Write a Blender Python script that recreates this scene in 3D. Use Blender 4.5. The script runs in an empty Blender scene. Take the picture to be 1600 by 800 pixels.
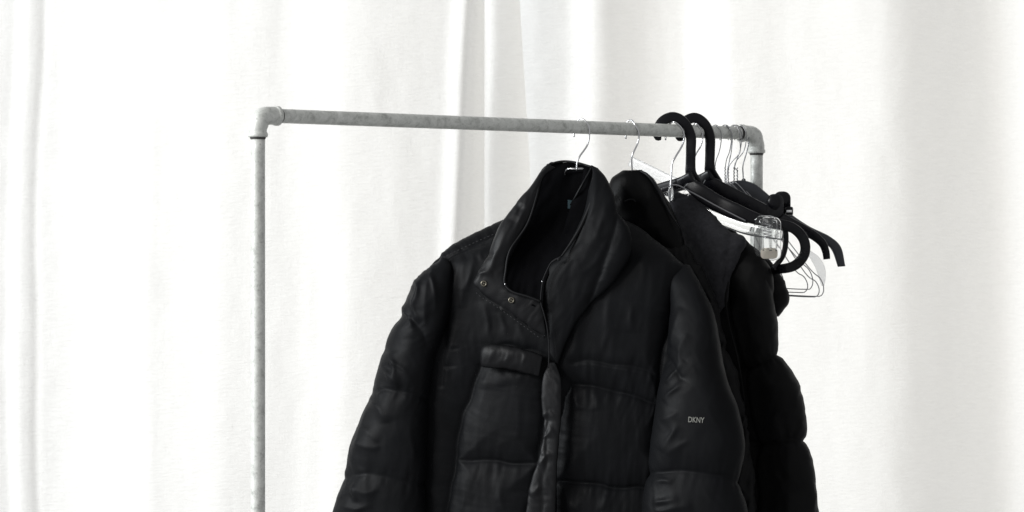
import bpy, bmesh, math, random
import numpy as np
from mathutils import Vector, Matrix

scene = bpy.context.scene
C = scene.collection
# ------------------------------------------------------------------ camera
F = 5400.0            # focal length in pixels of the 1600 px wide photograph
CAMZ, HOR = 1.45, 430.0
cam_d = bpy.data.cameras.new("camera"); cam = bpy.data.objects.new("camera", cam_d)
C.objects.link(cam); scene.camera = cam
cam.location = (0, -6, CAMZ); cam.rotation_euler = (math.radians(90), 0, 0)
cam_d.sensor_width = 36; cam_d.lens = 36*F/1600
cam_d.shift_y = (HOR-400)/1600
cam_d.clip_end = 100
cam_d.dof.use_dof = True; cam_d.dof.focus_distance = 6.08; cam_d.dof.aperture_fstop = 8.0
# ------------------------------------------------------------------ world, lamps, exposure
w = bpy.data.worlds.new("World"); scene.world = w; w.use_nodes = True
bg = w.node_tree.nodes['Background']; bg.inputs[0].default_value = (0.98, 0.99, 1, 1); bg.inputs[1].default_value = 0.41
def area(name, loc, target, sx, sy, power, col):
    l = bpy.data.lights.new(name, 'AREA'); l.shape = 'RECTANGLE'; l.size = sx; l.size_y = sy
    l.energy = power; l.color = col
    o = bpy.data.objects.new(name, l); C.objects.link(o); o.location = loc
    o.rotation_euler = (Vector(target)-Vector(loc)).to_track_quat('-Z', 'Y').to_euler()
    return o
area('window_light', (-6.2, -1.3, 3.0), (0.3, 1.0, 1.4), 1.8, 2.6, 370, (0.93, 0.972, 1))
area('front_fill_light', (-5.2, -3.6, 4.0), (0.2, 0.5, 1.4), 1.8, 1.4, 250, (1, 0.99, 0.975))  # added soft fill from front left, models the puffs and lifts the rail
area('light_behind_curtain', (1.2, 3.4, 1.7), (1.2, 1.2, 1.45), 5.0, 3.4, 128, (1, 0.955, 0.875))
scene.view_settings.view_transform = 'Standard'; scene.view_settings.look = 'None'
scene.view_settings.exposure = 0.06; scene.view_settings.gamma = 1

# ------------------------------------------------------------------ helpers
def P(px, py, d):
    """a point seen at photo pixel (px, py) at depth d metres, as a world coordinate"""
    return ((px-800)/F*d, d-6.0, CAMZ+(HOR-py)/F*d)
def Pn(px, py, d):
    return np.stack([(px-800)/F*d, d-6.0, CAMZ+(HOR-py)/F*d], -1)
DL, DR = 5.62, 6.357
XL, XR = (403-800)/F*DL, (1182-800)/F*DR
def rd(px):
    k = (px-800)/F
    t = (-XL+k*DL)/((XR-XL)-(DR-DL)*k)
    return DL+(DR-DL)*t
def rpy(px): return 180+(px-403)*29/779

def cr(pts, n):
    """Catmull-Rom through pts (list of tuples), n samples spaced by length"""
    p = np.array(pts, float)
    if len(p) == 2: return p[0]+(p[1]-p[0])*np.linspace(0, 1, n)[:, None]
    q = np.vstack([2*p[0]-p[1], p, 2*p[-1]-p[-2]])
    out = []
    for i in range(len(p)-1):
        a, b, c, d = q[i:i+4]
        t = np.linspace(0, 1, 24, endpoint=False)[:, None]
        out.append(.5*((2*b)+(-a+c)*t+(2*a-5*b+4*c-d)*t*t+(-a+3*b-3*c+d)*t**3))
    out = np.vstack(out+[p[-1:]])
    s = np.r_[0, np.cumsum(np.linalg.norm(np.diff(out[:, :min(4, out.shape[1])], axis=0), axis=1))]
    u = np.linspace(0, s[-1], n)
    return np.stack([np.interp(u, s, out[:, k]) for k in range(p.shape[1])], 1)

def vnoise(x, y, seed=0):
    xi = np.floor(x).astype(np.int64); yi = np.floor(y).astype(np.int64)
    fx = x-xi; fy = y-yi
    fx = fx*fx*fx*(fx*(fx*6-15)+10); fy = fy*fy*fy*(fy*(fy*6-15)+10)
    def h(a, b):
        n = (a*374761393+b*668265263+seed*982451653) & 0xffffffff
        n = ((n ^ (n >> 13))*1274126177) & 0xffffffff
        n = n ^ (n >> 16)
        return (n & 0xffff)/32767.5-1
    return (h(xi, yi)*(1-fx)+h(xi+1, yi)*fx)*(1-fy)+(h(xi, yi+1)*(1-fx)+h(xi+1, yi+1)*fx)*fy
def fbm(x, y, seed=0, o=3):
    r = 0; a = 1
    for i in range(o): r = r+a*vnoise(x*2**i+i*7.3, y*2**i-i*3.1, seed+i); a *= .5
    return r

def pdist(px, py, pts):
    """distance to polyline and arc length along it"""
    best = np.full(px.shape, 1e9); arc = np.zeros(px.shape); s0 = 0
    p = np.array(pts, float)
    for a, b in zip(p[:-1], p[1:]):
        v = b-a; L2 = v@v; L = math.sqrt(L2)
        t = np.clip(((px-a[0])*v[0]+(py-a[1])*v[1])/L2, 0, 1)
        d = np.hypot(px-a[0]-t*v[0], py-a[1]-t*v[1])
        m = d < best
        best = np.where(m, d, best); arc = np.where(m, s0+t*L, arc); s0 += L
    return best, arc
def smooth_poly(pts): return [tuple(q) for q in cr(pts, max(6, len(pts)*5))] if len(pts) > 2 else pts

class Quilt:
    """surface relief in metres as a function of photo-plane coordinates: seams pull the cloth in, folds push it out"""
    def __init__(s, seams=(), folds=(), wr=(), seed=1):
        s.seams = [(smooth_poly(a[0]),)+tuple(a[1:]) for a in seams]
        s.folds = [(smooth_poly(a[0]),)+tuple(a[1:]) for a in folds]
        s.wr = wr; s.seed = seed
    def __call__(s, x, y):
        wx = x+3*fbm(x/40, y/40, s.seed+50, 2); wy = y+3*fbm(x/40, y/40, s.seed+60, 2)
        g = np.zeros(x.shape); k = np.zeros(x.shape)
        for i, sm in enumerate(s.seams):
            pts, dep, wid, puck = sm
            d, a = pdist(wx, wy, pts)
            dd = d
            d = np.sqrt(d*d+.6)-.77
            g = np.maximum(g, dep*np.exp(-d/wid)+.10*dep*np.exp(-(dd/3.0)**2))
            n = vnoise(a/7.0+i*13, d/60, s.seed+i)+.6*vnoise(a/3.6+i*5, d/40, s.seed+i+31)
            k = k+puck*n*np.exp(-d/(wid*1.3))*(1-np.exp(-d/3))
        h = -g+k
        for i, (pts, amp, wid) in enumerate(s.folds):
            d, a = pdist(wx, wy, pts)
            L = sum(math.dist(p, q) for p, q in zip(pts[:-1], pts[1:]))
            t = np.clip(a/L, 0, 1); taper = np.sqrt(np.clip(4*t*(1-t), 0, 1))
            L2 = max(L, 1); wv = wid*(.75+.5*np.sin(a/L2*5+i))*1.5
            sm_ = np.sqrt(d*d+2.0)-1.41
            h = h+amp*.78*np.exp(-sm_/wv)*taper**1.5
        for amp, lx, ly, ang, seed in s.wr:
            c, q = math.cos(ang), math.sin(ang)
            u = (x*c+y*q)/lx; v = (-x*q+y*c)/ly
            n = fbm(u+.4*fbm(u*.7, v*.7, seed+9, 2), v, seed, 3)
            h = h+amp*(1-2*np.abs(n))*.5
        return h

def new_mesh(name, verts, faces, mat, parent=None, smooth=True):
    me = bpy.data.meshes.new(name); me.from_pydata([tuple(map(float, v)) for v in verts], [], faces)
    me.materials.append(mat)
    if smooth: me.polygons.foreach_set('use_smooth', [True]*len(me.polygons))
    me.update()
    o = bpy.data.objects.new(name, me); C.objects.link(o)
    if parent is not None:
        o.parent = parent; o.matrix_parent_inverse = parent.matrix_world.inverted()
    return o
def thing(name, label, cat, loc, group=None):
    o = bpy.data.objects.new(name, None); C.objects.link(o); o.location = loc; o.empty_display_size = .05
    o['label'] = label; o['category'] = cat
    if group: o['group'] = group
    bpy.context.view_layer.update()
    return o

def grid_faces(nr, nc, wrap=True, off=0):
    r = np.arange(nr-1)[:, None]*nc; c = np.arange(nc if wrap else nc-1)[None]; c2 = (c+1) % nc
    a = (r+c).ravel()+off; b = (r+c2).ravel()+off; e = (r+nc+c2).ravel()+off; f = (r+nc+c).ravel()+off
    return np.stack([a, b, e, f], 1).tolist()

def loft(name, rows, depth, mat, parent, quilt=None, step=3.0, n=2.5, back=1.0, cap=True, bow=0.0):
    """rows: (left x, left y, right x, right y, half thickness m, extra depth m); closed padded form of rounded sections"""
    rows = [tuple(r)+(0,)*(6-len(r)) for r in rows]
    mid = [( (r[0]+r[2])/2, (r[1]+r[3])/2, (r[0]-r[2])*.5, (r[1]-r[3])*.5, r[4], r[5]) for r in rows]
    L = sum(math.dist(a[:2], b[:2]) for a, b in zip(mid[:-1], mid[1:]))
    L = max(L, sum(math.dist(a[:2], b[:2]) for a, b in zip(rows[:-1], rows[1:])), sum(math.dist(a[2:4], b[2:4]) for a, b in zip(rows[:-1], rows[1:])))
    N = max(8, int(L/step))
    m = cr(mid, N)
    W = max(2*math.hypot(a[2], a[3]) for a in mid)
    M = max(14, int(W/step))
    th = np.linspace(0, math.pi, M)
    ct = np.cos(th); st = np.sin(th)
    ctf = .55*ct+.45*np.sign(ct)*(1-np.abs(1-2*th/math.pi*1.0-0)**1*0-(1-np.abs(ct)))  # denser middle
    # front from left (+1) to right (-1) then back again
    e = 2/n
    fx = np.sign(ct)*np.abs(ct)**1.0
    fy = -(1-np.abs(fx)**n).clip(0)**(1/n)
    bx = fx[::-1][1:-1]; by = -fy[::-1][1:-1]*back
    X = np.r_[fx, bx]; Y = np.r_[fy, by]
    px = m[:, 0:1]+m[:, 2:3]*X; py = m[:, 1:2]+m[:, 3:4]*X
    dep = depth(px)+m[:, 5:6]+np.abs(m[:, 4:5])*Y + bow*(X**2)
    if callable(quilt) and quilt:
        V = Pn(px, py, dep)
        du = np.roll(V, -1, 1)-np.roll(V, 1, 1)
        dv = np.gradient(V, axis=0)
        nr = np.cross(du, dv); nr /= np.linalg.norm(nr, axis=2, keepdims=True)+1e-12
        # make outward
        cen = V.mean(1, keepdims=True)
        sgn = np.sign(((V-cen)*nr).sum((0, 1, 2)))
        h = quilt(px, py)
        V = V+nr*sgn*h[..., None]
    else:
        V = Pn(px, py, dep)
    nr_, nc = V.shape[:2]
    faces = grid_faces(nr_, nc)
    vs = V.reshape(-1, 3)
    if cap:
        vs = np.vstack([vs, V[0].mean(0), V[-1].mean(0)])
        a = nr_*nc
        faces += [[(i+1) % nc, i, a] for i in range(nc)]
        o_ = (nr_-1)*nc
        faces += [[o_+i, o_+(i+1) % nc, a+1] for i in range(nc)]
    return new_mesh(name, vs, faces, mat, parent)

def tube(name, pts, rad, mat, parent=None, flat=None, N=None, seg=10, smooth=True, relief=None):
    """pts: world points; rad: radius or list; flat=(ratio, plane normal) for a flattened strap section"""
    n = N or max(6, len(pts)*7)
    if not isinstance(rad, (list, tuple)): rad = [rad]*len(pts)
    q = cr([tuple(p)+(r,) for p, r in zip(pts, rad)], n) if smooth else np.array([tuple(p)+(r,) for p, r in zip(pts, rad)])
    n = len(q)
    p = q[:, :3]; r = q[:, 3]
    T = np.gradient(p, axis=0); T /= np.linalg.norm(T, axis=1, keepdims=True)+1e-12
    verts = []
    if flat: U = np.array(flat[1], float); U /= np.linalg.norm(U)
    else:
        U = np.array((0, 0, 1.)) if abs(T[0][2]) < .9 else np.array((1., 0, 0))
    for i in range(n):
        u = U-T[i]*(U@T[i]); u /= np.linalg.norm(u)
        if not flat: U = u
        v = np.cross(T[i], u)
        k = flat[0] if flat else 1
        for j in range(seg):
            a = 2*math.pi*(j+.5)/seg
            c, s = math.cos(a), math.sin(a)
            if flat:   # rounded box section
                c = math.copysign(abs(c)**.55, c); s = math.copysign(abs(s)**.55, s)
            verts.append(p[i]+r[i]*(u*c*k+v*s))
    faces = grid_faces(n, seg)
    faces.append(list(range(seg))[::-1]); faces.append([(n-1)*seg+j for j in range(seg)])
    return new_mesh(name, verts, faces, mat, parent)

def join(name, objs, parent=None):
    """merge helper meshes into ONE mesh object (pieces of one part)"""
    vs, fs = [], []
    for o in objs:
        off = len(vs)
        mw = o.matrix_world if o.parent is None else Matrix.Identity(4)
        vs += [tuple(v.co) for v in o.data.vertices]
        fs += [[off+i for i in f.vertices] for f in o.data.polygons]
    mat = objs[0].data.materials[0]
    for o in objs: bpy.data.objects.remove(o)
    return new_mesh(name, vs, fs, mat, parent)

# ------------------------------------------------------------------ materials
def mat(name, col=(.5, .5, .5), rough=.5, metal=0, spec=.5, sheen=0, coat=0):
    m = bpy.data.materials.new(name); m.use_nodes = True
    b = m.node_tree.nodes['Principled BSDF']
    b.inputs['Base Color'].default_value = (*col, 1); b.inputs['Roughness'].default_value = rough
    b.inputs['Metallic'].default_value = metal; b.inputs['Specular IOR Level'].default_value = spec
    b.inputs['Sheen Weight'].default_value = sheen; b.inputs['Coat Weight'].default_value = coat
    return m, m.node_tree, b
def N_(nt, t, **k):
    n = nt.nodes.new(t)
    for a, v in k.items():
        if a in n.inputs: n.inputs[a].default_value = v
        else: setattr(n, a, v)
    return n
def ramp(nt, fac, stops):
    r = nt.nodes.new('ShaderNodeValToRGB')
    while len(r.color_ramp.elements) < len(stops): r.color_ramp.elements.new(.5)
    for e, (p, c) in zip(r.color_ramp.elements, stops):
        e.position = p; e.color = (c if isinstance(c, tuple) else (c, c, c))+(1,)
    nt.links.new(fac, r.inputs[0]); return r
def coords(nt, scale=(1, 1, 1)):
    tc = nt.nodes.new('ShaderNodeNewGeometry'); mp = nt.nodes.new('ShaderNodeMapping')
    mp.inputs['Scale'].default_value = scale
    nt.links.new(tc.outputs['Position'], mp.inputs[0]); return mp.outputs[0]
def bumpchain(nt, b, items):
    prev = None
    for height, strength, dist in items:
        bp = nt.nodes.new('ShaderNodeBump'); bp.inputs['Strength'].default_value = strength; bp.inputs['Distance'].default_value = dist
        nt.links.new(height, bp.inputs['Height'])
        if prev: nt.links.new(prev, bp.inputs['Normal'])
        prev = bp.outputs[0]
    nt.links.new(prev, b.inputs['Normal'])
def noise(nt, vec, scale, detail=3, rough=.5, dist=0):
    n = N_(nt, 'ShaderNodeTexNoise'); n.inputs['Scale'].default_value = scale; n.inputs['Detail'].default_value = detail
    n.inputs['Roughness'].default_value = rough; n.inputs['Distortion'].default_value = dist
    nt.links.new(vec, n.inputs['Vector']); return n.outputs['Fac']

def nylon(name, col, rough, spec, sheen, wrinkle=.5):
    m, nt, b = mat(name, col, rough, 0, spec, sheen)
    b.inputs['Sheen Roughness'].default_value = .35
    g = coords(nt); g2 = coords(nt, (1, 1, .45))
    n1 = noise(nt, g2, 22, 4, .55, .6); n2 = noise(nt, g, 75, 3, .5, .4); n3 = noise(nt, g, 900, 2)
    r = ramp(nt, noise(nt, g, 14, 4, .6), [(.3, max(.05, rough-.07)), (.7, rough+.08)])
    nt.links.new(r.outputs[0], b.inputs['Roughness'])
    rc = ramp(nt, noise(nt, g, 9, 5, .6), [(.35, tuple(c*.8 for c in col)), (.7, tuple(c*1.2 for c in col))])
    nt.links.new(rc.outputs[0], b.inputs['Base Color'])
    bumpchain(nt, b, [(n1, wrinkle*.4, .005), (n2, wrinkle*.25, .0012), (n3, .4, .0003)])
    return m
M = {}
M['nylon'] = nylon('black_nylon', (.0042, .0045, .0053), .52, .08, .0, .25)
M['nylon_sheen'] = nylon('shiny_black_nylon', (.0048, .0049, .0057), .48, .16, .0, .3)
M['matte'] = nylon('matte_black_shell', (.0028, .0028, .0031), .6, .13, .0, .35)
M['lining'] = nylon('black_lining', (.0022, .0022, .0027), .8, .03, .0, .25)
M['leather'] = nylon('black_smooth_lining', (.0012, .0012, .0014), .4, .10, .0, .1)
def fleece():
    m, nt, b = mat('black_fleece', (.011, .011, .0125), .9, 0, .08, .05)
    b.inputs['Sheen Roughness'].default_value = .5
    g = coords(nt)
    bumpchain(nt, b, [(noise(nt, g, 60, 5, .6), .3, .003), (noise(nt, g, 500, 3, .6), .5, .0008)])
    rc = ramp(nt, noise(nt, g, 120, 4, .7), [(.35, (.026, .026, .029)), (.7, (.037, .037, .042))])
    nt.links.new(rc.outputs[0], b.inputs['Base Color'])
    return m
M['fleece'] = fleece()
def galv():
    m, nt, b = mat('galvanised_steel', (.42, .43, .41), .5, .1)
    g = coords(nt)
    n = noise(nt, g, 75, 6, .75, .5)
    r = ramp(nt, n, [(.3, (.33, .335, .315)), (.46, (.55, .56, .53)), (.7, (.72, .725, .695))])
    sp = ramp(nt, noise(nt, g, 260, 4, .75), [(.32, .62), (.44, 1.0)])
    mx = N_(nt, 'ShaderNodeMix', data_type='RGBA', blend_type='MULTIPLY'); mx.inputs[0].default_value = .8
    nt.links.new(r.outputs[0], mx.inputs[6]); nt.links.new(sp.outputs[0], mx.inputs[7])
    nt.links.new(mx.outputs[2], b.inputs['Base Color'])
    rr = ramp(nt, n, [(.3, .6), (.7, .36)]); nt.links.new(rr.outputs[0], b.inputs['Roughness'])
    bumpchain(nt, b, [(noise(nt, g, 160, 5, .7), .35, .0012)])
    return m
M['galv'] = galv()
M['chrome'] = mat('zinc_wire', (.62, .62, .63), .25, 1)[0]
M['darkwire'] = mat('dull_wire', (.33, .33, .34), .4, 1)[0]
M['seamthread'] = mat('dark_thread', (.009, .009, .010), .6, 0, .15)[0]
M['brass'] = mat('aged_snap_metal', (.20, .185, .15), .4, 1)[0]
M['teal'] = mat('teal_label', (.012, .035, .045), .8)[0]
M['grey_label'] = mat('woven_label_thread', (.22, .22, .2), .5)[0]
M['white_print'] = mat('white_print', (.8, .8, .8), .5)[0]
def blackp():
    m, nt, b = mat('black_plastic', (.0035, .0035, .005), .3, 0, .22)
    g = coords(nt)
    r = ramp(nt, noise(nt, g, 40, 5, .7), [(.3, .22), (.7, .42)]); nt.links.new(r.outputs[0], b.inputs['Roughness'])
    bumpchain(nt, b, [(noise(nt, g, 600, 2), .15, .0003)])
    return m
M['bplastic'] = blackp()
M['ridge'] = mat('ridge_highlight_grey', (.16, .16, .17), .3)[0]  # pale grey paints the thin highlight along the black hanger ridges
m, nt, b = mat('grey_black_board', (.028, .03, .036), .42, 0, .4)
bumpchain(nt, b, [(noise(nt, coords(nt), 120, 4), .2, .0006)]); M['board'] = m
m, nt, b = mat('clear_plastic', (.97, .98, .98), .06, 0, .5)
b.inputs['Transmission Weight'].default_value = 1; b.inputs['IOR'].default_value = 1.4; M['clear'] = m
m, nt, b = mat('frosted_plastic', (.97, .975, .98), .25, 0, .5)
b.inputs['Transmission Weight'].default_value = .75; M['frost'] = m
M['pad'] = mat('beige_rubber_pad', (.80, .74, .65), .8)[0]; _pb = M['pad'].node_tree.nodes['Principled BSDF']; _pb.inputs['Transmission Weight'].default_value = .5

def cotton(name, col):
    m, nt, b = mat(name, col, .9, 0, .15, .1)
    g = coords(nt)
    slub = noise(nt, coords(nt, (9, 9, 48)), 5, 4, .7)      # horizontal weft slubs
    warp = noise(nt, coords(nt, (120, 120, 10)), 4, 3, .6)
    crumple = noise(nt, coords(nt, (1, 1, .3)), 9, 4, .5, .3)
    bumpchain(nt, b, [(crumple, .3, .012), (slub, .6, .004), (warp, .3, .0015)])
    rc = ramp(nt, slub, [(.3, tuple(c*.955 for c in col)), (.65, col)])
    nt.links.new(rc.outputs[0], b.inputs['Base Color'])
    tr = nt.nodes.new('ShaderNodeBsdfTranslucent'); nt.links.new(rc.outputs[0], tr.inputs[0])
    mx = nt.nodes.new('ShaderNodeMixShader'); mx.inputs[0].default_value = .38
    nt.links.new(b.outputs[0], mx.inputs[1]); nt.links.new(tr.outputs[0], mx.inputs[2])
    nt.links.new(mx.outputs[0], nt.nodes['Material Output'].inputs[0])
    return m
M['cotton'] = cotton('white_cotton', (.82, .824, .82))

# ------------------------------------------------------------------ curtains (backdrop)
def curtain(name, label, depth, x0, x1, keys, edge=None, drift=0, fine=.0015, seed=3, level=.9):
    """keys: (photo x, slope) – how far the cloth turns away from the window at that place"""
    xs = np.arange(x0, x1+.1, 3.0)
    ys = np.r_[np.arange(-420, 1480, 12.0), 1488]
    kx = [k[0] for k in keys]; ks = [k[1] for k in keys]
    X, Yp = np.meshgrid(xs, ys)
    if edge: # left edge runs diagonally
        e = np.interp(ys, [q[0] for q in edge], [q[1] for q in edge])[:, None]
        fade = np.exp(-(X-x0)/120.0)
        X = X+(e-x0)*fade
    sx = X+8*fbm(X/260, Yp/500, seed, 2)
    sl = np.interp(sx-(Yp-200)*drift*np.interp(sx, [500, 740], [0.1, 1]), kx, ks)
    # soft smoothing of key corners
    for _ in range(3): sl[:, 1:-1] = (sl[:, :-2]+2*sl[:, 1:-1]+sl[:, 2:])/4
    amp = np.interp(X, [300, 900], [.5, 1])
    sl = sl+amp*.05*fbm(X/55, Yp/900, seed+5, 3)
    dx = np.gradient(X, axis=1)*depth/F
    rel = np.cumsum(sl*dx, axis=1)
    lin = np.linspace(0, 1, rel.shape[1])[None]
    rel = rel-rel[:, -1:]*lin*level
    rel += fine*fbm(X/70, Yp/110, seed+8, 3)
    d = depth+rel
    V = Pn(X, Yp, d)
    nr, nc = X.shape
    fr = V.reshape(-1, 3)
    f = grid_faces(nr, nc, False)
    o = new_mesh(name, fr, f, M['cotton'])
    o['label'] = label; o['category'] = 'curtain'
    return o
curtain('curtain', 'bright white cotton curtain behind the bare left half of the rail', 7.42, -500, 800,
        [(-500, -.1), (-100, .1), (0, .15), (18, .2), (28, -.35), (46, .25), (57, .35), (61, .9), (65, -.2), (74, .15), (105, .05), (150, -.2), (225, -.17), (245, .08), (285, .0), (330, -.08), (365, .10), (400, .06), (440, .16), (480, .0), (500, .06), (520, -.12), (560, .14), (640, .24), (690, .22), (705, -.35), (718, -.3), (722, .6), (732, 2.2), (757, 3.0), (800, .5)],
        drift=-.07, seed=3)
curtain('curtain', 'narrow cream curtain fold between the left and right white curtains', 7.27, 757, 900,
        [(757, -.6), (763, -.3), (766, .1), (774, .33), (810, .42), (850, .42), (900, .4)], fine=.0004, seed=11, level=0)
curtain('curtain', 'wide cream white curtain hanging behind the hangers and jackets', 7.2, 812, 2100,
        [(812, -.5), (826, -.45), (845, -.2), (885, -.15), (895, -.45), (925, -.42), (940, .1), (960, .45), (990, .45), (1015, .25), (1045, -.05), (1070, -.12), (1090, -.55), (1140, -.45), (1155, -.05), (1175, -.05), (1210, -.1), (1240, -.2), (1290, -.22), (1340, -.26), (1380, -.12), (1410, .15), (1440, .45), (1480, .52), (1540, .48), (1560, .0), (1580, -.7), (1640, -.7), (1750, .3), (1900, -.1), (2100, .1)],
        edge=[(-420, 788), (0, 812), (260, 828), (600, 842), (1488, 870)], drift=0.01, seed=21)

# ------------------------------------------------------------------ pipe rack
def fitting(pts, rad, parent, name='elbow_fitting'):
    return tube(name, pts, rad, M['galv'], parent, seg=28, N=40)
L0 = np.array(P(403, 180, DL)); R0 = np.array(P(1182, 209, DR)); ax = (R0-L0); axn = ax/np.linalg.norm(ax)
rack = thing('pipe_clothes_rack', 'galvanised steel pipe rack carrying the hangers and jackets', 'clothes rack', (float(L0[0]), float(L0[1]), 0))
PR = .0117
def straight(name, a, b, r, seg=28, n=60, par=rack):
    return tube(name, [tuple(np.array(a)+(np.array(b)-np.array(a))*t) for t in np.linspace(0, 1, n)], r, M['galv'], par, seg=seg, smooth=False)
straight('rail', L0+axn*.03, R0-axn*.03, PR, n=80)
straight('post', L0-np.array([0, 0, .03]), (L0[0], L0[1], .012), PR)
straight('post', R0-np.array([0, 0, .03]), (R0[0], R0[1], .012), PR)
def elbow(c, dirn):
    z = np.array([0, 0, -1.]); d = np.array(dirn)
    pts = [c+z*.0355, c+z*.035, c+z*.029, c+z*.0285, c+z*.021, c+z*.014+d*.003, c+z*.005+d*.006+d*0, c+d*.014+z*.001, c+d*.026, c+d*.0335, c+d*.034, c+d*.041, c+d*.0415]
    R = PR
    rad = [R*1.15, R*1.38, R*1.38, R*1.27, R*1.26, R*1.28, R*1.3, R*1.28, R*1.26, R*1.27, R*1.38, R*1.38, R*1.12]
    pts = [c+z*(-0)+p-c for p in pts]
    return fitting([tuple(p) for p in pts], rad, rack)
elbow(L0, axn); elbow(R0, -axn)
M['thread'] = mat('dark_pipe_thread', (.06, .058, .055), .6, .3)[0]
for c, sg in ((L0, 1), (R0, -1)):
    for d, o in ((np.array([0, 0, -1.]), .036), (axn*sg, .0425)):
        tube('thread_ring', [tuple(c+d*(o-.001)), tuple(c+d*o), tuple(c+d*(o+.002)), tuple(c+d*(o+.004))], [PR*1.12, PR*1.12, PR*1.08, PR*.98], M['thread'], rack, seg=28)
for c in (L0, R0):
    tube('foot_flange', [(c[0], c[1], .0), (c[0], c[1], .006), (c[0], c[1], .008), (c[0], c[1], .02)], [.045, .045, .02, .016], M['galv'], rack, seg=28)

# ------------------------------------------------------------------ jackets
YAW = .30
def plane(d0, pxc, yaw=YAW):
    return lambda px: d0-yaw*(px-pxc)/F*6.0
D1 = plane(6.075, 905); D2 = plane(6.165, 990); D3 = plane(6.25, 1060)
# ---- jacket 1 : the front puffer
j1 = thing('puffer_jacket', 'black down jacket with open snap collar, nearest on the rail, logo on its sleeve', 'jacket', P(905, 262, 6.075), 'black padded jackets on the rail')
torso_q = Quilt(
    seams=[([(884, 604), (940, 607), (992, 620), (1040, 634)], .015, 24, .0012),
           ([(895, 566), (950, 568), (1000, 576), (1040, 590)], .006, 10, .0012),
           ([(864, 752), (920, 756), (985, 762), (1040, 765)], .017, 25, .0016),
           ([(864, 905), (1040, 912)], .012, 16, .002),
           ([(884, 604), (872, 650), (865, 704), (864, 752), (862, 960)], .017, 22, .0006),
           ([(706, 720), (760, 721), (840, 727)], .014, 24, .0010),
           ([(700, 880), (840, 884)], .010, 16, .0012),
           ([(748, 572), (734, 610), (712, 660), (703, 720), (694, 800), (690, 960)], .018, 26, .0005),
           ([(850, 585), (848, 640), (838, 726), (826, 800), (815, 960)], .015, 20, .0008),
           ([(705, 547), (725, 545), (760, 541), (800, 541), (850, 554)], .004, 8, .0012),
           ([(690, 574), (752, 573), (800, 577), (843, 587)], .005, 12, .0012),
           ([(686, 404), (715, 391), (745, 376), (778, 362)], .006, 8, .0030),
           ([(688, 408), (695, 440), (697, 480), (693, 535), (690, 560), (688, 600)], .005, 12, .0004),
           ([(1062, 440), (1052, 480), (1040, 540), (1030, 600), (1025, 700)], .011, 12, .0012)],
    folds=[([(715, 395), (716, 430), (706, 470), (700, 520)], .005, 6), ([(735, 386), (738, 420), (730, 455)], .004, 6),
           ([(758, 470), (764, 500), (762, 538)], .004, 7), ([(782, 488), (788, 515), (786, 538)], .003, 6), ([(808, 508), (816, 530), (818, 545)], .003, 6),
           ([(705, 412), (712, 450), (706, 490)], .004, 5), ([(722, 400), (728, 440), (722, 480)], .004, 6), ([(748, 384), (752, 410)], .003, 5), ([(895, 612), (902, 640)], .004, 6), ([(930, 614), (932, 640)], .003, 6), ([(760, 582), (757, 610)], .003, 6), ([(785, 584), (785, 606)], .003, 6), ([(1003, 372), (1020, 440), (1012, 520), (1003, 570)], .004, 16), ([(960, 430), (950, 500), (938, 560)], .004, 12),
           ([(905, 480), (900, 530), (893, 562)], .003, 8), ([(990, 470), (985, 520)], .003, 9),
           ([(880, 768), (884, 800)], .004, 5), ([(905, 770), (900, 800)], .003, 5), ([(945, 772), (940, 800)], .003, 6), ([(725, 740), (722, 800)], .003, 6), ([(780, 736), (783, 800)], .003, 8)],
    wr=[(.0012, 40, 120, .05, 3), (.0003, 14, 40, .25, 8)], seed=2)
loft('body', [(792, 340, 950, 335, .018, .045), (752, 357, 992, 351, .026, .03), (712, 378, 1028, 378, .038, .014), (684, 400, 1056, 402, .046, .004), (664, 428, 1076, 425, .050), (640, 480, 1080, 490, .054),
              (632, 560, 1070, 575, .058), (636, 680, 1060, 690, .060), (640, 800, 1055, 800, .062), (640, 900, 1052, 900, .060), (648, 948, 1040, 948, .05)], D1, M['nylon'], j1, torso_q, step=2.2, n=2.6)
ls_q = Quilt(
    seams=[([(622, 490), (645, 500), (668, 540)], .0045, 10, .002), ([(568, 617), (600, 606), (640, 612), (672, 625)], .005, 15, .0018),
           ([(525, 744), (580, 742), (630, 752), (670, 756)], .006, 18, .0018), ([(500, 868), (660, 880)], .005, 11, .003),
           ([(686, 406), (660, 420), (640, 450), (632, 470)], .003, 8, .002)],
    folds=[([(680, 418), (668, 460), (664, 510)], .006, 7), ([(662, 430), (650, 470), (655, 500)], .006, 7), ([(610, 550), (618, 575), (612, 598)], .008, 9), ([(600, 560), (630, 575), (645, 600)], .004, 7),
           ([(570, 640), (560, 690), (550, 725)], .005, 9), ([(565, 665), (590, 690)], .005, 7), ([(545, 760), (570, 770), (590, 766)], .006, 8), ([(620, 500), (604, 545)], .004, 8),
           ([(640, 640), (645, 700), (640, 740)], .004, 10), ([(628, 470), (640, 500), (642, 530)], .005, 6), ([(596, 570), (612, 590), (620, 606)], .006, 6), ([(578, 625), (598, 640), (604, 660)], .006, 6), ([(556, 690), (575, 700), (592, 696)], .005, 6), ([(536, 752), (550, 764), (556, 785)], .006, 6), ([(530, 790), (560, 796), (580, 790)], .004, 6), ([(646, 438), (656, 455), (650, 480)], .005, 5), ([(675, 425), (682, 455), (678, 490)], .005, 5)],
    wr=[(.0018, 60, 90, .5, 5), (.0004, 18, 40, -.5, 6)], seed=6)
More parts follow.
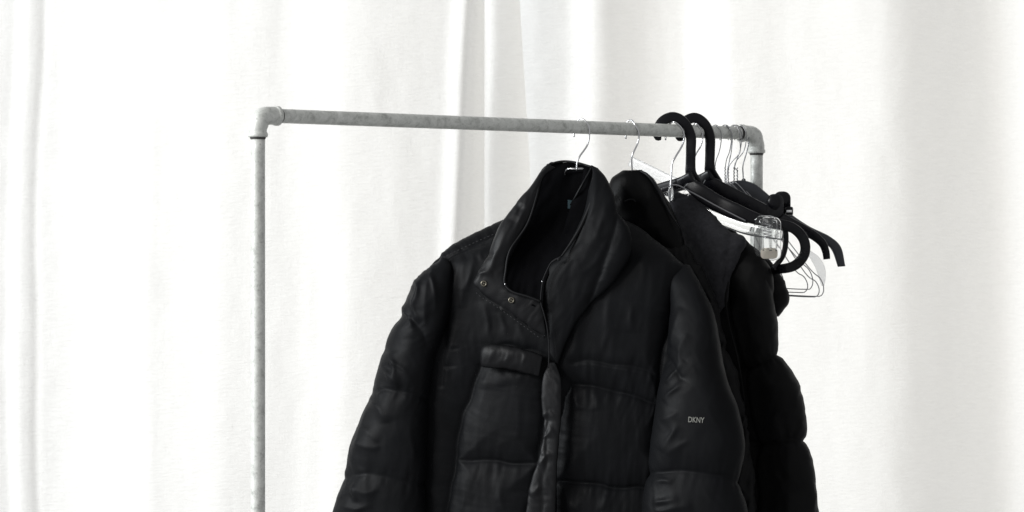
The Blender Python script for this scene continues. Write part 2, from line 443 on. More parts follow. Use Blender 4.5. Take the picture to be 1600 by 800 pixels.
loft('sleeve', [(690, 401, 702, 408, .010, -.026), (662, 424, 708, 428, .024, -.034), (638, 455, 705, 474, .034, -.038), (621, 500, 694, 520, .044, -.036), (600, 550, 680, 565, .056, -.024), (577, 615, 672, 620, .056, -.028),
                (556, 675, 668, 680, .056, -.03), (534, 742, 666, 750, .055, -.032), (516, 810, 664, 820, .054, -.032), (500, 870, 655, 884, .05, -.03), (492, 930, 640, 945, .042, -.03), (505, 962, 628, 970, .034, -.03)], D1, M['nylon'], j1, ls_q, step=2.6, n=2.2)
rs_q = Quilt(
    seams=[([(1000, 742), (1040, 735), (1090, 738), (1170, 752)], .009, 18, .0012), ([(1000, 905), (1170, 915)], .012, 15, .002),
           ([(1036, 560), (1050, 575), (1060, 590)], .006, 10, .002)],
    folds=[([(1064, 478), (1056, 510), (1048, 545)], .006, 6), ([(1068, 560), (1055, 580), (1040, 600)], .007, 6), ([(1066, 590), (1052, 610), (1036, 624)], .005, 6),
           ([(1062, 662), (1045, 685), (1030, 705)], .005, 7), ([(1080, 690), (1050, 702), (1030, 715)], .003, 6), ([(1062, 640), (1048, 650), (1034, 656)], .004, 5), ([(1070, 520), (1062, 545), (1060, 565)], .005, 5), ([(1100, 470), (1108, 510), (1106, 550)], .003, 9), ([(1016, 752), (1035, 748), (1052, 752)], .005, 6),
           ([(1020, 785), (1060, 780)], .006, 7), ([(1024, 798), (1080, 792)], .005, 6)],
    wr=[(.0012, 60, 90, -.6, 15), (.0003, 18, 36, -.6, 16)], seed=9)
RS = [(1040, 412, 1077, 414, .016, .004), (1044, 448, 1093, 442, .028, -.014), (1048, 492, 1112, 482, .041, -.026), (1042, 545, 1124, 530, .052, -.026), (1030, 600, 1134, 585, .056, -.032), (1022, 650, 1154, 640, .058, -.036),
      (1014, 700, 1164, 695, .058, -.038), (1007, 742, 1161, 750, .056, -.038), (1002, 800, 1170, 808, .058, -.038), (998, 880, 1172, 890, .055, -.036), (1010, 950, 1160, 955, .045, -.03)]
loft('sleeve', RS, D1, M['nylon'], j1, rs_q, step=2.6, n=2.3)
# collar
back_lining = loft('collar_lining', [(862, 254, 905, 254, .004, .035), (846, 266, 930, 263, .006, .035), (838, 290, 940, 290, .007, .025), (826, 320, 932, 320, .007, .014), (812, 350, 918, 350, .007, -.006), (798, 385, 894, 385, .007, -.028), (792, 412, 866, 415, .007, -.045), (790, 442, 853, 442, .008, -.056), (800, 462, 850, 475, .008, -.062), (835, 478, 850, 486, .006, -.066)],
                   D1, M['lining'], j1, Quilt(wr=[(.004, 30, 60, .3, 4)]), step=3, n=3, bow=-.012)
lc_q = Quilt(seams=[([(742, 452), (752, 462), (780, 480), (815, 505), (850, 530)], .003, 4, .0009)],
             folds=[([(800, 345), (782, 385), (765, 425)], .008, 9), ([(816, 318), (808, 335)], -.004, 4), ([(826, 300), (812, 345), (792, 385)], .004, 6), ([(746, 428), (768, 424)], .005, 4), ([(775, 395), (762, 402)], -.003, 4), ([(786, 450), (815, 480)], .002, 7)],
             wr=[(.0015, 16, 50, .5, 12)], seed=12)
loft('collar_flap', [(856, 256, 868, 262, .006, .0), (842, 272, 850, 278, .010, -.014), (827, 293, 842, 308, .013, -.03), (802, 324, 826, 350, .015, -.045), (783, 352, 806, 382, .015, -.055), (768, 390, 794, 410, .014, -.062), (748, 425, 791, 436, .011, -.068),
                     (740, 446, 800, 455, .008, -.072), (766, 474, 824, 464, .006, -.074), (805, 499, 845, 474, .005, -.074), (850, 531, 853, 515, .003, -.072)], D1, M['nylon_sheen'], j1, lc_q, step=2.4, n=2.6)
rc_q = Quilt(seams=[([(966, 330), (958, 370), (940, 420), (925, 470)], .005, 9, .0009)],
             folds=[([(938, 282), (928, 310), (920, 340)], .004, 7), ([(918, 350), (902, 378), (884, 400)], .003, 6), ([(950, 300), (940, 350), (920, 400)], .003, 10)],
             wr=[(.0012, 24, 60, .4, 13)], seed=14)
loft('collar_flap', [(924, 258, 934, 263, .006, .0), (926, 272, 946, 276, .012, -.014), (920, 300, 957, 297, .017, -.03), (912, 332, 969, 332, .020, -.042), (898, 366, 985, 362, .022, -.048), (877, 398, 985, 400, .021, -.052), (858, 416, 960, 440, .018, -.055),
                     (848, 440, 925, 475, .015, -.058), (847, 472, 900, 505, .012, -.06), (854, 508, 885, 535, .009, -.062), (857, 550, 872, 570, .006, -.06)], D1, M['nylon'], j1, rc_q, step=2.4, n=2.5)
# inner right lining strip between the piping and the turned collar edge
loft('collar_facing', [(912, 262, 930, 264, .004, .0), (908, 285, 932, 285, .005, -.006), (892, 322, 922, 325, .006, -.014), (880, 360, 906, 362, .006, -.022), (866, 390, 884, 394, .005, -.03), (852, 425, 862, 422, .004, -.04)], D1, M['lining'], j1, Quilt(wr=[(.002, 14, 30, .4, 2)]), step=3)
def ptube(name, pts, off, r, m, parent, D, **k):
    return tube(name, [P(x, y, float(D(x))+o) for (x, y), o in zip(pts, off)], r, m, parent, **k)
pp = [(925, 261), (900, 254), (880, 252), (862, 256), (850, 265), (844, 278), (839, 305), (824, 350), (797, 391), (790, 425), (789, 444), (801, 456), (824, 463), (845, 471)]
po = [-.006, .004, .010, .004, -.006, -.022, -.042, -.060, -.074, -.081, -.082, -.084, -.084, -.083]
ptube('piping', pp, po, .0021, M['nylon_sheen'], j1, D1, seg=8, N=90)
ptube('piping', [(925, 261), (917, 276), (909, 290), (899, 308), (892, 320)], [-.006, -.012, -.018, -.016, .0], .0020, M['nylon_sheen'], j1, D1, seg=8)
# placket strip, pocket flap
pk_q = Quilt(seams=[([(858, 640), (852, 720), (846, 800)], .002, 5, .001)], folds=[([(862, 640), (848, 652)], .004, 4), ([(866, 668), (850, 684)], .004, 4), ([(858, 705), (840, 730)], .004, 6), ([(850, 755), (832, 775)], .004, 6)], wr=[(.0010, 18, 40, -.5, 22)], seed=17)
loft('placket', [(858, 566, 868, 566, .004, -.06), (849, 588, 876, 590, .005, -.068), (846, 625, 878, 620, .006, -.072), (850, 665, 876, 660, .006, -.074), (843, 710, 872, 705, .007, -.076), (832, 745, 870, 750, .007, -.077), (823, 790, 868, 800, .007, -.077), (815, 880, 864, 890, .007, -.074), (808, 946, 862, 946, .006, -.066)],
     D1, M['nylon_sheen'], j1, pk_q, step=2.2, n=3.2)
fl_q = Quilt(folds=[([(772, 546), (768, 566)], .002, 4), ([(802, 548), (790, 570)], .002, 5), ([(826, 553), (812, 576)], .0015, 5)], wr=[(.0010, 12, 20, .5, 31)], seed=19)
loft('pocket_flap', [(750, 560, 751, 568, .004, -.060), (753, 544, 754, 573, .008, -.064), (765, 538, 766, 575, .010, -.067), (795, 540, 793, 577, .011, -.069), (825, 547, 820, 583, .010, -.070), (848, 556, 842, 588, .006, -.068)], D1, M['nylon_sheen'], j1, fl_q, step=2.0, n=2.4)
ptube('collar_edge_highlight', [(941, 277), (935, 292), (926, 312), (917, 334), (906, 357), (892, 380), (877, 401)], [-.026, -.038, -.048, -.056, -.064, -.070, -.076], [.0015, .0035, .0038, .0034, .003, .0026, .0018], M['nylon_sheen'], j1, D1, seg=10, N=60)  # glossy roll added to carry the bright highlight on the turned collar
#
ptube('zipper', [(877, 401), (866, 407), (860, 412), (854, 424), (848, 440), (845, 470), (850, 490), (855, 512), (858, 545), (857, 575)], [-.079, -.079, -.079, -.078, -.079, -.08, -.08, -.078, -.076, -.076], [.0016, .002, .0012, .0013, .0012, .0012, .0012, .0012, .0012, .001], M['seamthread'], j1, D1, seg=8, N=70)
def ring(name, px, py, d, R, r, m, parent, tilt=(0, -1, 0)):
    c = np.array(P(px, py, d)); u = np.array([1, 0, 0.]); v = np.array([0, 0, 1.])
    pts = [tuple(c+R*(math.cos(a)*u+math.sin(a)*v)) for a in np.linspace(0, 2*math.pi, 25)]
    return tube(name, pts, r, m, parent, seg=8, smooth=False)
def dome(name, px, py, d, R, m, parent, flatk=.5):
    bm = bmesh.new(); bmesh.ops.create_uvsphere(bm, u_segments=16, v_segments=10, radius=R)
    c = Vector(P(px, py, d))
    vs = [(v.co.x+c.x, v.co.y*flatk+c.y, v.co.z+c.z) for v in bm.verts]; fs = [[v.index for v in f.verts] for f in bm.faces]
    bm.free(); return new_mesh(name, vs, fs, m, parent)
for x, y, o in ((756, 443, -.0815), (799, 469, -.0835)):
    s = ring('snap_button', x, y, float(D1(x))+o, .0042, .0014, M['brass'], j1)
    dome('snap_centre', x, y, float(D1(x))+o+.001, .0022, M['brass'], s)
dome('rivet', 789, 444, float(D1(789))-.083, .0014, M['chrome'], j1, 1); dome('rivet', 847, 440, float(D1(847))-.083, .0013, M['chrome'], j1, 1)
dome('zip_pull', 873, 405, float(D1(873))-.080, .0032, M['seamthread'], j1, .6)
loft('size_label', [(887, 312, 899, 314, .0008, .006), (887, 326, 898, 327, .0008, .003)], D1, M['teal'], j1, step=2)
# stitches along shoulder and flap edge
def stitches(pts, off, parent, D, gap=6.5, r=.0007, ln=3.0):
    q = cr(pts, 200); s = np.r_[0, np.cumsum(np.hypot(*np.diff(q, axis=0).T))]
    obs = []
    for t in np.arange(2, s[-1]-2, gap):
        a = [np.interp(t, s, q[:, k]) for k in (0, 1)]; b = [np.interp(t+ln, s, q[:, k]) for k in (0, 1)]
        obs.append(tube('st', [P(a[0], a[1], float(D(a[0]))+off), P((a[0]+b[0])/2, (a[1]+b[1])/2, float(D(a[0]))+off-.0006), P(b[0], b[1], float(D(b[0]))+off)], r, M['grey_stitch'], seg=5, N=4))
    return join('stitching', obs, parent)
M['grey_stitch'] = mat('grey_thread', (.028, .028, .03), .6, 0, .2)[0]
stitches([(743, 456), (752, 464), (780, 482), (815, 507), (846, 530)], -.079, j1, D1)

stitches([(690, 404), (716, 391), (746, 377), (776, 364)], -.030, j1, D1)
# logo on the sleeve
def text_mesh(name, s, px, py, d, w_px, rot, m, parent, h_px=None):
    c = bpy.data.curves.new('txt', 'FONT'); c.body = s; c.extrude = .02; c.offset = .012
    o = bpy.data.objects.new('txt', c); C.objects.link(o)
    dg = bpy.context.evaluated_depsgraph_get(); me = o.evaluated_get(dg).to_mesh()
    vs = np.array([tuple(v.co) for v in me.vertices]); fs = [list(f.vertices) for f in me.polygons]
    o.evaluated_get(dg).to_mesh_clear(); bpy.data.objects.remove(o)
    mn, mx = vs.min(0), vs.max(0); ctr = (mn+mx)/2
    k = w_px/F*d/(mx[0]-mn[0]); kz = k if not h_px else h_px/F*d/(mx[1]-mn[1])
    base = np.array(P(px, py, d)); cr_, sr = math.cos(rot), math.sin(rot)
    out = []
    for v in vs-ctr:
        x, z = v[0]*k, v[1]*kz
        out.append((base[0]+x*cr_-z*sr, base[1]-v[2]*k*.6-YAW*.4*(x)*1.0, base[2]+x*sr+z*cr_))
    return new_mesh(name, out, fs, m, parent, smooth=False)
LOGO = text_mesh('sleeve_logo', 'DKNY', 1088, 656, float(D1(1088))-.097, 25, -.05, M['grey_label'], j1, 8.5)

# ---- jacket 2 : in the middle
j2 = thing('jacket', 'black jacket with smooth rounded collar, squeezed between the two padded jackets', 'jacket', P(988, 264, 6.165), 'black padded jackets on the rail')
loft('hood', [(974, 267, 1002, 266, .012, .0), (956, 280, 1020, 279, .022, .0), (950, 305, 1040, 308, .03, .0), (955, 340, 1058, 345, .032, .0), (975, 375, 1068, 378, .03, .0), (985, 410, 1072, 408, .02, .0)], D2, M['leather'], j2, Quilt(wr=[(.003, 40, 60, .4, 41)]), step=3, n=2.3)
ptube('hood_trim', [(1000, 267), (1010, 272), (1020, 283), (1030, 300), (1038, 317), (1048, 335), (1060, 353)], [-.012, -.018, -.022, -.024, -.026, -.028, -.028], [.0012, .0026, .0028, .0024, .002, .0018, .0012], M['bplastic'], j2, D2, seg=10)
ptube('label', [(976, 315), (982, 312), (989, 312), (993, 315)], [-.036]*4, .0012, M['seamthread'], j2, D2, seg=8)
b2q = Quilt(seams=[([(1104, 462), (1128, 500), (1150, 565), (1168, 625), (1178, 700), (1184, 800)], .006, 7, .003), ([(1060, 520), (1150, 545)], .008, 12, .002), ([(1060, 660), (1190, 668)], .008, 12, .002)],
            folds=[([(1084, 405), (1088, 425), (1096, 445)], .006, 5), ([(1096, 425), (1104, 450), (1112, 475)], .006, 5), ([(1105, 470), (1118, 510), (1124, 540)], .005, 6)], wr=[(.006, 22, 60, .3, 42)], seed=44)
loft('body', [(990, 380, 1066, 374, .02, .0), (940, 400, 1084, 396, .035, .0), (880, 430, 1106, 440, .04, .0), (820, 500, 1132, 505, .044, .0), (790, 600, 1160, 600, .045, .0), (780, 700, 1178, 700, .045, .0), (775, 800, 1186, 800, .045, .0), (775, 935, 1186, 935, .04, .0)], D2, M['matte'], j2, b2q, step=3.2, n=2.3)

# ---- jacket 3 : at the back with the fleece collar
j3 = thing('puffer_jacket', 'black quilted winter jacket with fuzzy fleece collar, last in the row of jackets', 'jacket', P(1055, 300, 6.25), 'black padded jackets on the rail')
b3q = Quilt(seams=[([(1060, 560), (1165, 578), (1200, 560)], .01, 14, .001), ([(1060, 690), (1190, 695)], .01, 14, .001)], wr=[(.004, 40, 60, .2, 52)], seed=51)
loft('body', [(1075, 352, 1140, 352, .02, .01), (1040, 380, 1166, 378, .03, .01), (1010, 420, 1190, 410, .038, .01), (980, 500, 1205, 500, .045, .01), (970, 600, 1215, 600, .046, .01), (965, 700, 1215, 700, .046, .01), (960, 800, 1215, 800, .046, .01), (960, 935, 1215, 935, .04, .01)], D3, M['matte'], j3, b3q, step=3.5)
s3q = Quilt(seams=[([(1158, 580), (1185, 566), (1230, 547)], .013, 15, .0012), ([(1175, 694), (1220, 689), (1272, 690)], .013, 15, .0015), ([(1180, 850), (1290, 850)], .013, 15, .001),
                   ([(1196, 432), (1210, 462), (1219, 494)], .004, 6, .0006)],
            folds=[([(1150, 385), (1140, 410), (1136, 440)], .005, 6), ([(1160, 375), (1152, 400)], .004, 4), ([(1145, 470), (1150, 520)], .003, 6), ([(1250, 650), (1254, 680)], .003, 4)], wr=[(.003, 30, 50, .1, 61)], seed=62)
loft('sleeve', [(1138, 376, 1164, 373, .012, -.01), (1136, 398, 1192, 400, .03, -.016), (1136, 432, 1208, 434, .042, -.02), (1142, 490, 1214, 492, .048, -.024), (1154, 545, 1222, 542, .05, -.026), (1166, 610, 1250, 604, .052, -.028), (1175, 660, 1262, 655, .052, -.028), (1180, 700, 1268, 700, .052, -.028), (1184, 760, 1276, 760, .052, -.028), (1186, 830, 1282, 830, .052, -.028), (1190, 940, 1286, 940, .045, -.02)], D3, M['matte'], j3, s3q, step=2.8, n=2.3)
loft('hood', [(1180, 392, 1200, 400, .015, .03), (1170, 420, 1218, 424, .028, .03), (1170, 450, 1230, 452, .032, .03), (1175, 475, 1232, 472, .03, .03), (1185, 498, 1216, 494, .015, .03)], D3, M['matte'], j3, Quilt(wr=[(.003, 30, 40, .3, 65)]), step=3)
c3q = Quilt(seams=[([(1144, 366), (1138, 385), (1134, 410), (1130, 440)], .007, 7, .002)], folds=[([(1070, 330), (1090, 370), (1108, 410)], .004, 12), ([(1104, 362), (1122, 372), (1135, 372)], .005, 7), ([(1100, 385), (1118, 380)], -.003, 5), ([(1120, 400), (1128, 430)], .004, 6)], wr=[(.003, 30, 40, .6, 71), (.0012, 9, 12, .3, 72)], seed=73)
loft('fleece_collar', [(1048, 301, 1056, 299, .008, -.01), (1047, 318, 1088, 308, .018, -.018), (1050, 340, 1112, 334, .026, -.026), (1062, 368, 1138, 356, .036, -.036), (1080, 400, 1166, 373, .040, -.040), (1098, 432, 1156, 402, .036, -.040), (1112, 466, 1142, 440, .022, -.04), (1124, 490, 1138, 470, .010, -.042)], D3, M['fleece'], j3, c3q, step=2.6, n=2.3)
ptube('zipper', [(1138, 440), (1134, 470), (1140, 510), (1150, 550), (1158, 590), (1164, 630)], [-.075, -.075, -.078, -.08, -.08, -.078], [.0012, .0026, .0016, .003, .0016, .0012], M['matte'], j3, D3, seg=6, N=40)

# ------------------------------------------------------------------ hangers
G = 'hangers on the pipe rail'
def hook_pts(pts): return [P(x, y, rd(x)+o) for x, y, o in pts]
def rooted(name, label, x, y, group=None): return thing(name, label, 'hanger', P(x, y, rd(x)), group or G)
# hanger 1, 2 : zinc wire hooks with slim shoulders inside the jackets
def wire_garment(label, hook, neck, sh, D, m=M['chrome']):
    t = rooted('wire_hanger', label, hook[3][0], rpy(hook[3][0])-11)
    tube('hook', hook_pts(hook), .00165, m, t, seg=8, N=60)
    nx, ny = neck
    pts = [(nx-sh[0], ny+sh[1]), (nx-sh[0]*.5, ny+sh[1]*.6), (nx-16, ny+3), (nx, ny), (nx+15, ny+3), (nx+sh[0]*.5, ny+sh[1]*.6), (nx+sh[0], ny+sh[1])]
    tube('shoulder_bar', [P(x, y, float(D(x))+o) for (x, y), o in zip(pts, (.06, .045, .018, .012, .018, .045, .06))], .0018, m, t, seg=8, N=60)
    return t
wire_garment('wire hanger holding the front jacket, its hook nearest to the bare rail', [(897, 214, .014), (897, 198, .016), (903, 188, .010), (910, 186, -.003), (918, 194, -.015), (921, 206, -.0165), (918, 226, -.013), (906, 244, -.006), (902, 254, -.002), (901, 266, .0)], (900, 264), (34, 50), D1)
wire_garment('wire hanger holding the round collared jacket, next hook after the front jacket', [(978, 217, .014), (977, 200, .016), (981, 190, .010), (987, 188, -.002), (993, 197, -.015), (998, 208, -.0165), (997, 222, -.012), (989, 240, -.006), (987, 250, -.002), (988, 268, .0)], (988, 270), (24, 40), D2)
# hanger 3 : clear plastic clip hanger holding jacket 3
D3h = plane(6.235, 1060, .62)
t = rooted('clip_hanger', 'clear plastic clip hanger under the fleece collar, clip showing to its right', 1052, 189)
tube('hook', hook_pts([(1040, 219, .014), (1040, 202, .017), (1047, 193, .008), (1054, 191, -.010), (1064, 199, -.016), (1069, 212, -.0165), (1066, 227, -.012), (1055, 246, -.005), (1050, 258, .0), (1048, 296, .0)]), .0017, M['chrome'], t, seg=8, N=60)
tube('hook_socket', [P(1048, y, 6.22) for y in (284, 292, 299, 306, 314)], [.0022, .0036, .0052, .0052, .003], M['frost'], t, seg=12)
NP = (YAW, 1, 0)
tube('bar', [P(x, y, float(D3h(x))) for x, y in ((940, 318), (985, 306), (1030, 302), (1048, 304), (1085, 316), (1112, 336), (1140, 347), (1172, 358), (1224, 368))], [.006, .006, .0055, .006, .007, .0095, .0115, .0115, .009], M['clear'], t, flat=(.38, NP), N=60, seg=16)
def rounded_plate(name, cx, cy, w_, h_, d, th, r, m, parent, lean=0, hole=None):
    pts = []
    for sx, sy, a0 in ((1, 1, 0), (-1, 1, 90), (-1, -1, 180), (1, -1, 270)):
        for a in np.radians(np.linspace(a0, a0+90, 7)):
            pts.append((sx*(w_/2-r)+r*math.cos(a), sy*(h_/2-r)+r*math.sin(a)))
    vs = []; n = len(pts)
    for k, (ins, off) in enumerate(((1.2, 0), (0, .25), (0, .75), (1.2, 1))):
        for x, y in pts:
            l = math.hypot(x, y) or 1
            q = P(cx+x*(1-ins/l), cy-y*(1-ins/l), d); dd = off*th-th/2+lean*(y/h_)
            vs.append((q[0], q[1]+dd-YAW*(x)/F*6, q[2]))
    fs = grid_faces(4, n); fs.append(list(range(n))); fs.append([3*n+i for i in range(n)][::-1])
    return new_mesh(name, vs, fs, m, parent, smooth=False)
dc = float(D3h(1200))
cl = rounded_plate('clip', 1203, 373, 34, 68, dc-.017, .0035, 11, M['clear'], t, lean=.006)
rounded_plate('clip_back', 1196, 370, 34, 66, dc+.015, .0035, 11, M['clear'], cl, lean=-.006)
rounded_plate('grip_pad', 1202, 396, 26, 17, dc-.011, .003, 6, M['pad'], cl)
tube('clip_spring', [P(1193+(i % 2)*12, 350+i*2.6, dc-.012+.004*(i % 3)) for i in range(10)], .0009, M['chrome'], cl, seg=6)
tube('rib', [P(x, y, dc-.0215) for x, y in ((1193, 392), (1191, 350), (1196, 343), (1201, 350), (1203, 392))], .0013, M['clear'], cl, seg=8)
tube('rib', [P(x, y, dc-.0215) for x, y in ((1205, 392), (1206, 350), (1211, 343), (1215, 350), (1213, 392))], .0013, M['clear'], cl, seg=8)
# clear hanger seen only as a slanted bar left of the black hooks
t = rooted('plastic_hanger', 'clear hanger showing as a slanted transparent bar behind the rounded collar', 1088, 195)
tube('hook', hook_pts([(1078, 219, .014), (1078, 204, .017), (1083, 196, .008), (1088, 193, -.010), (1095, 203, -.016), (1098, 214, -.0165), (1095, 228, -.012), (1088, 240, -.005), (1084, 252, .0), (1084, 275, .004)]), .0014, M['chrome'], t, seg=8, N=60)
tube('bar', [P(x, y, d) for x, y, d in ((985, 252, 6.40), (1010, 264, 6.385), (1050, 283, 6.36), (1075, 290, 6.34), (1084, 278, 6.31), (1098, 290, 6.30), (1130, 306, 6.28), (1165, 322, 6.27))], .0095, M['frost'], t, flat=(.4, (.5, 1, 0)), N=60, seg=16)
# black plastic hangers
def black_hanger(label, hook, left, right, parent=None):
    t = rooted('plastic_hanger', label, hook[4][0], rpy(hook[4][0])-12)
    tube('hook', hook_pts(hook), [.0035, .0062, .0082, .0090, .0093, .0093, .0093, .0090, .0090, .0100, .0115], M['bplastic'], t, flat=(.5, (.35, 1, 0)), N=90, seg=20)
    tube('shoulder', [P(x, y, d) for x, y, d in left], [q for q in np.linspace(.010, .009, len(left))], M['bplastic'], t, flat=(.6, (.35, 1, 0)), N=40, seg=20)
    return t
d1 = rd(1060)-.01
hookB1 = [(1033, 216, .020), (1027, 214, .024), (1028, 200, .024), (1037, 188, .016), (1053, 183, .0), (1069, 192, -.016), (1079, 212, -.022), (1079.5, 235, -.022), (1079, 256, -.020), (1080, 272, -.020), (1090, 291, -.024)]
t = black_hanger('black plastic hanger with rounded loop end, left of the two thick hooks', hookB1,
    [(1082, 276, d1-.015), (1064, 285, d1), (1036, 293, d1+.03), (1008, 302, d1+.06), (980, 316, d1+.08)], None)
R_ = [(1074, 284, d1-.01), (1092, 299, d1-.02), (1120, 317, d1-.03), (1150, 331, d1-.045), (1185, 344, d1-.055), (1215, 350, d1-.06), (1240, 357, d1-.065), (1256, 375, d1-.068), (1257, 397, d1-.068), (1243, 414, d1-.062), (1222, 420, d1-.055), (1190, 421, d1+.05), (1120, 416, d1+.08), (1010, 400, d1+.10)]
tube('arm', [P(*q) for q in R_], [.0105, .0145, .0150, .0145, .0115, .0100, .0092, .0092, .009, .009, .0085, .007, .007, .007], M['bplastic'], t, flat=(.32, (.35, 1, 0)), N=140, seg=20)
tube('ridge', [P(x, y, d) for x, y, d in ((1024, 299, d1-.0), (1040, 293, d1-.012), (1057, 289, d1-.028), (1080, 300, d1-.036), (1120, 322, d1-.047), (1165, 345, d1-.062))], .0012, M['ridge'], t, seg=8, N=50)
tube('bar_end', [P(x, y, d1-.05) for x, y in ((1226, 350), (1228, 375), (1223, 400), (1208, 420))], .005, M['bplastic'], t, seg=12)
text_mesh('size_mark', 'L.T', 1073, 303, d1-.07, 11, -.5, M['white_print'], t, 4)
d2 = rd(1098)
hookB2 = [(1067, 217, .020), (1061, 215, .024), (1062, 201, .024), (1070, 190, .016), (1086, 184, .0), (1101, 194, -.016), (1109, 213, -.022), (1109.5, 236, -.022), (1109, 256, -.020), (1110, 268, -.018), (1120, 287, -.018)]
t = black_hanger('black plastic hanger with square drooping tip, right of the two thick hooks', hookB2,
    [(1112, 272, d2-.015), (1094, 281, d2), (1070, 288, d2+.03), (1040, 298, d2+.06), (1010, 310, d2+.08)], None)
tube('arm', [P(*q) for q in ((1102, 280, d2-.01), (1125, 294, d2-.018), (1160, 313, d2-.028), (1200, 333, d2-.04), (1240, 352, d2-.055), (1268, 366, d2-.062), (1284, 379, d2-.066), (1290, 392, d2-.068), (1292, 405, d2-.068))], [.0105, .0125, .0135, .0125, .0105, .0085, .0075, .0068, .0062], M['bplastic'], t, flat=(.32, (.35, 1, 0)), N=100, seg=20)
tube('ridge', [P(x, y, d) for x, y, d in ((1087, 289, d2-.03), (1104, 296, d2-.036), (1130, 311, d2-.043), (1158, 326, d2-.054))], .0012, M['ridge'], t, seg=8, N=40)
# broad black hanger with wire hook, and its long drooping tip
d4 = rd(1165)
t = rooted('broad_hanger', 'broad grey black hanger with thin wire hook beside the right corner pipe', 1164, 199)
tube('hook', hook_pts([(1154, 219, .016), (1154, 206, .017), (1158, 199, .008), (1163, 198, -.008), (1169, 208, -.016), (1170, 222, -.0165), (1166, 240, -.01), (1161, 258, -.004), (1161, 272, .0), (1162, 284, .0)]), .0012, M['darkwire'], t, seg=8, N=60)
dome('hook_collar', 1162, 282, d4, .004, M['bplastic'], t, 1)
loft('shoulder', [(1020, 330, 1024, 350, .006, .06), (1090, 296, 1090, 318, .008, .03), (1140, 284, 1132, 318, .009, .0), (1162, 282, 1160, 325, .009, -.004), (1180, 288, 1182, 332, .009, -.008), (1196, 300, 1204, 338, .009, -.012), (1225, 326, 1226, 345, .009, -.02), (1262, 352, 1259, 362, .008, -.03), (1296, 369, 1288, 380, .008, -.036), (1314, 386, 1300, 392, .008, -.04), (1321, 416, 1309, 417, .007, -.044)],
     lambda px: d4+0*px, M['board'], t, step=1.8, n=3)
# black clip hanger
d5 = rd(1140)
t = rooted('clip_hanger', 'black clip hanger with round clamp discs and square bar tip below the corner pipe', 1133, 198)
tube('hook', hook_pts([(1125, 218, .014), (1125, 204, .017), (1129, 197, .008), (1134, 196, -.010), (1142, 205, -.016), (1144, 218, -.0165), (1142, 240, -.01), (1138, 258, -.004), (1136, 272, .0), (1134, 292, .0)]), .0011, M['darkwire'], t, seg=8, N=60)
tube('bar', [P(x, y, d) for x, y, d in ((1020, 322, d5+.08), (1080, 322, d5+.04), (1134, 322, d5-.02), (1180, 325, d5-.05), (1215, 329, d5-.07), (1238, 331, d5-.08))], .0052, M['bplastic'], t, flat=(.6, (.3, 1, 0)), N=50, seg=16)
tube('hook_stem', [P(x, y, d) for x, y, d in ((1134, 288, d5), (1134, 304, d5-.01), (1134, 322, d5-.02))], .004, M['bplastic'], t, seg=12)
for (x, y, dd) in ((1211, 318, -.092), (1222, 314, -.062)):
    c = rounded_plate('clip', x, y+4, 26, 38, d5+dd, .007, 11, M['bplastic'], t)
    dome('clamp_disc', x, y-2, d5+dd-.004, .0135, M['bplastic'], c, .28)
rounded_plate('bar_tip', 1233, 330, 12, 14, d5-.082, .012, 3, M['bplastic'], t)
tube('tip_slot', [P(x, y, d5-.090) for x, y in ((1229, 330), (1233, 330), (1237, 330))], .0022, M['white_print'], t, seg=8)
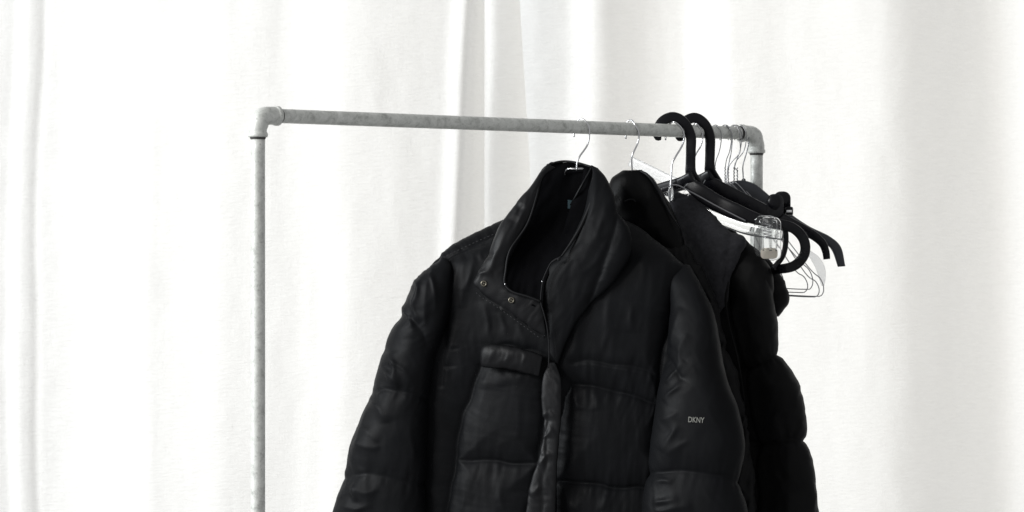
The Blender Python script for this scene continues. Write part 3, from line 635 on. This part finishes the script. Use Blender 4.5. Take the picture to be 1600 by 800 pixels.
# plain wire hangers
def wire_hanger(label, hx, neck, corner, rcn=14, m=M['darkwire'], twist=True, kink=None):
    t = rooted('wire_hanger', label, hx, rpy(hx)-12, 'bare wire hangers at the right end of the rail')
    nx, ny = neck; cx, cy = corner; d = rd(hx)
    h = [(hx-12, 219, .014), (hx-12, 204, .0165), (hx-7, 197, .008), (hx-1, 196, -.008), (hx+5, 205, -.0155), (hx+6, 218, -.016)] + (kink or [(hx+3, 236, -.01), (hx-2, 250, -.004)]) + [(nx, ny-20, .0), (nx, ny, .0)]
    tube('hook', [P(x, y, d+o) for x, y, o in h], .0010, m, t, seg=6, N=60)
    if twist:
        tw = [(nx+1.0*math.cos(i*1.9), ny-26+i*1.5, .0016*math.sin(i*1.9)) for i in range(18)]
        tube('twist', [P(x, y, d+o) for x, y, o in tw], .0008, m, t, seg=6, N=80)
    dy = -.06; k = d
    body = [(nx, ny, 0), (nx+10, ny+6, dy*.1), ((nx+cx)/2, ny+(cy-ny)*.42, dy*.5), (cx-22, cy-rcn*2.9, dy*.9), (cx-6, cy-rcn*1.9, dy), (cx, cy-rcn*.9, dy), (cx-3, cy-2, dy), (cx-14, cy, dy*.95), (cx-70, cy-3, dy*.6), (cx-200, cy-12, -dy*.4), (cx-290, cy-18, -dy), (cx-300, cy-30, -dy), (cx-280, cy-44, -dy*.9), ((nx+cx-300)/2, ny+(cy-ny)*.4, -dy*.4), (nx-10, ny+6, -dy*.1), (nx, ny, 0)]
    tube('frame', [P(x, y, k+o) for x, y, o in body], .00095, m, t, seg=6, N=220)
    return t
wire_hanger('thin wire hanger with its hook closest to the right thick black hook', 1121, (1117, 284), (1224, 449), 13)
wire_hanger('thin wire hanger, second hook from the right thick black hook', 1137, (1133, 286), (1262, 457), 13)
wire_hanger('thin wire hanger, third hook from the right thick black hook', 1150, (1138, 286), (1270, 452), 16, kink=[(1156, 238, -.01), (1146, 250, -.004), (1140, 258, 0)])
wire_hanger('thin wire hanger, fourth hook, lowest long bar', 1153, (1147, 286), (1280, 464), 13)
t = wire_hanger('thin wire hanger with clear plastic flange, its hook touching the corner fitting', 1160, (1152, 288), (1287, 463), 15, kink=[(1162, 236, -.01), (1150, 252, -.004), (1148, 262, 0)])
loft('plastic_flange', [(1258, 384, 1264, 390, .0006, -.05), (1264, 400, 1280, 402, .0008, -.05), (1274, 418, 1289, 418, .0008, -.05), (1280, 436, 1290, 434, .0008, -.05), (1284, 447, 1288, 446, .0006, -.05)], lambda px: rd(1160)+0*px, M['frost'], t, step=2)
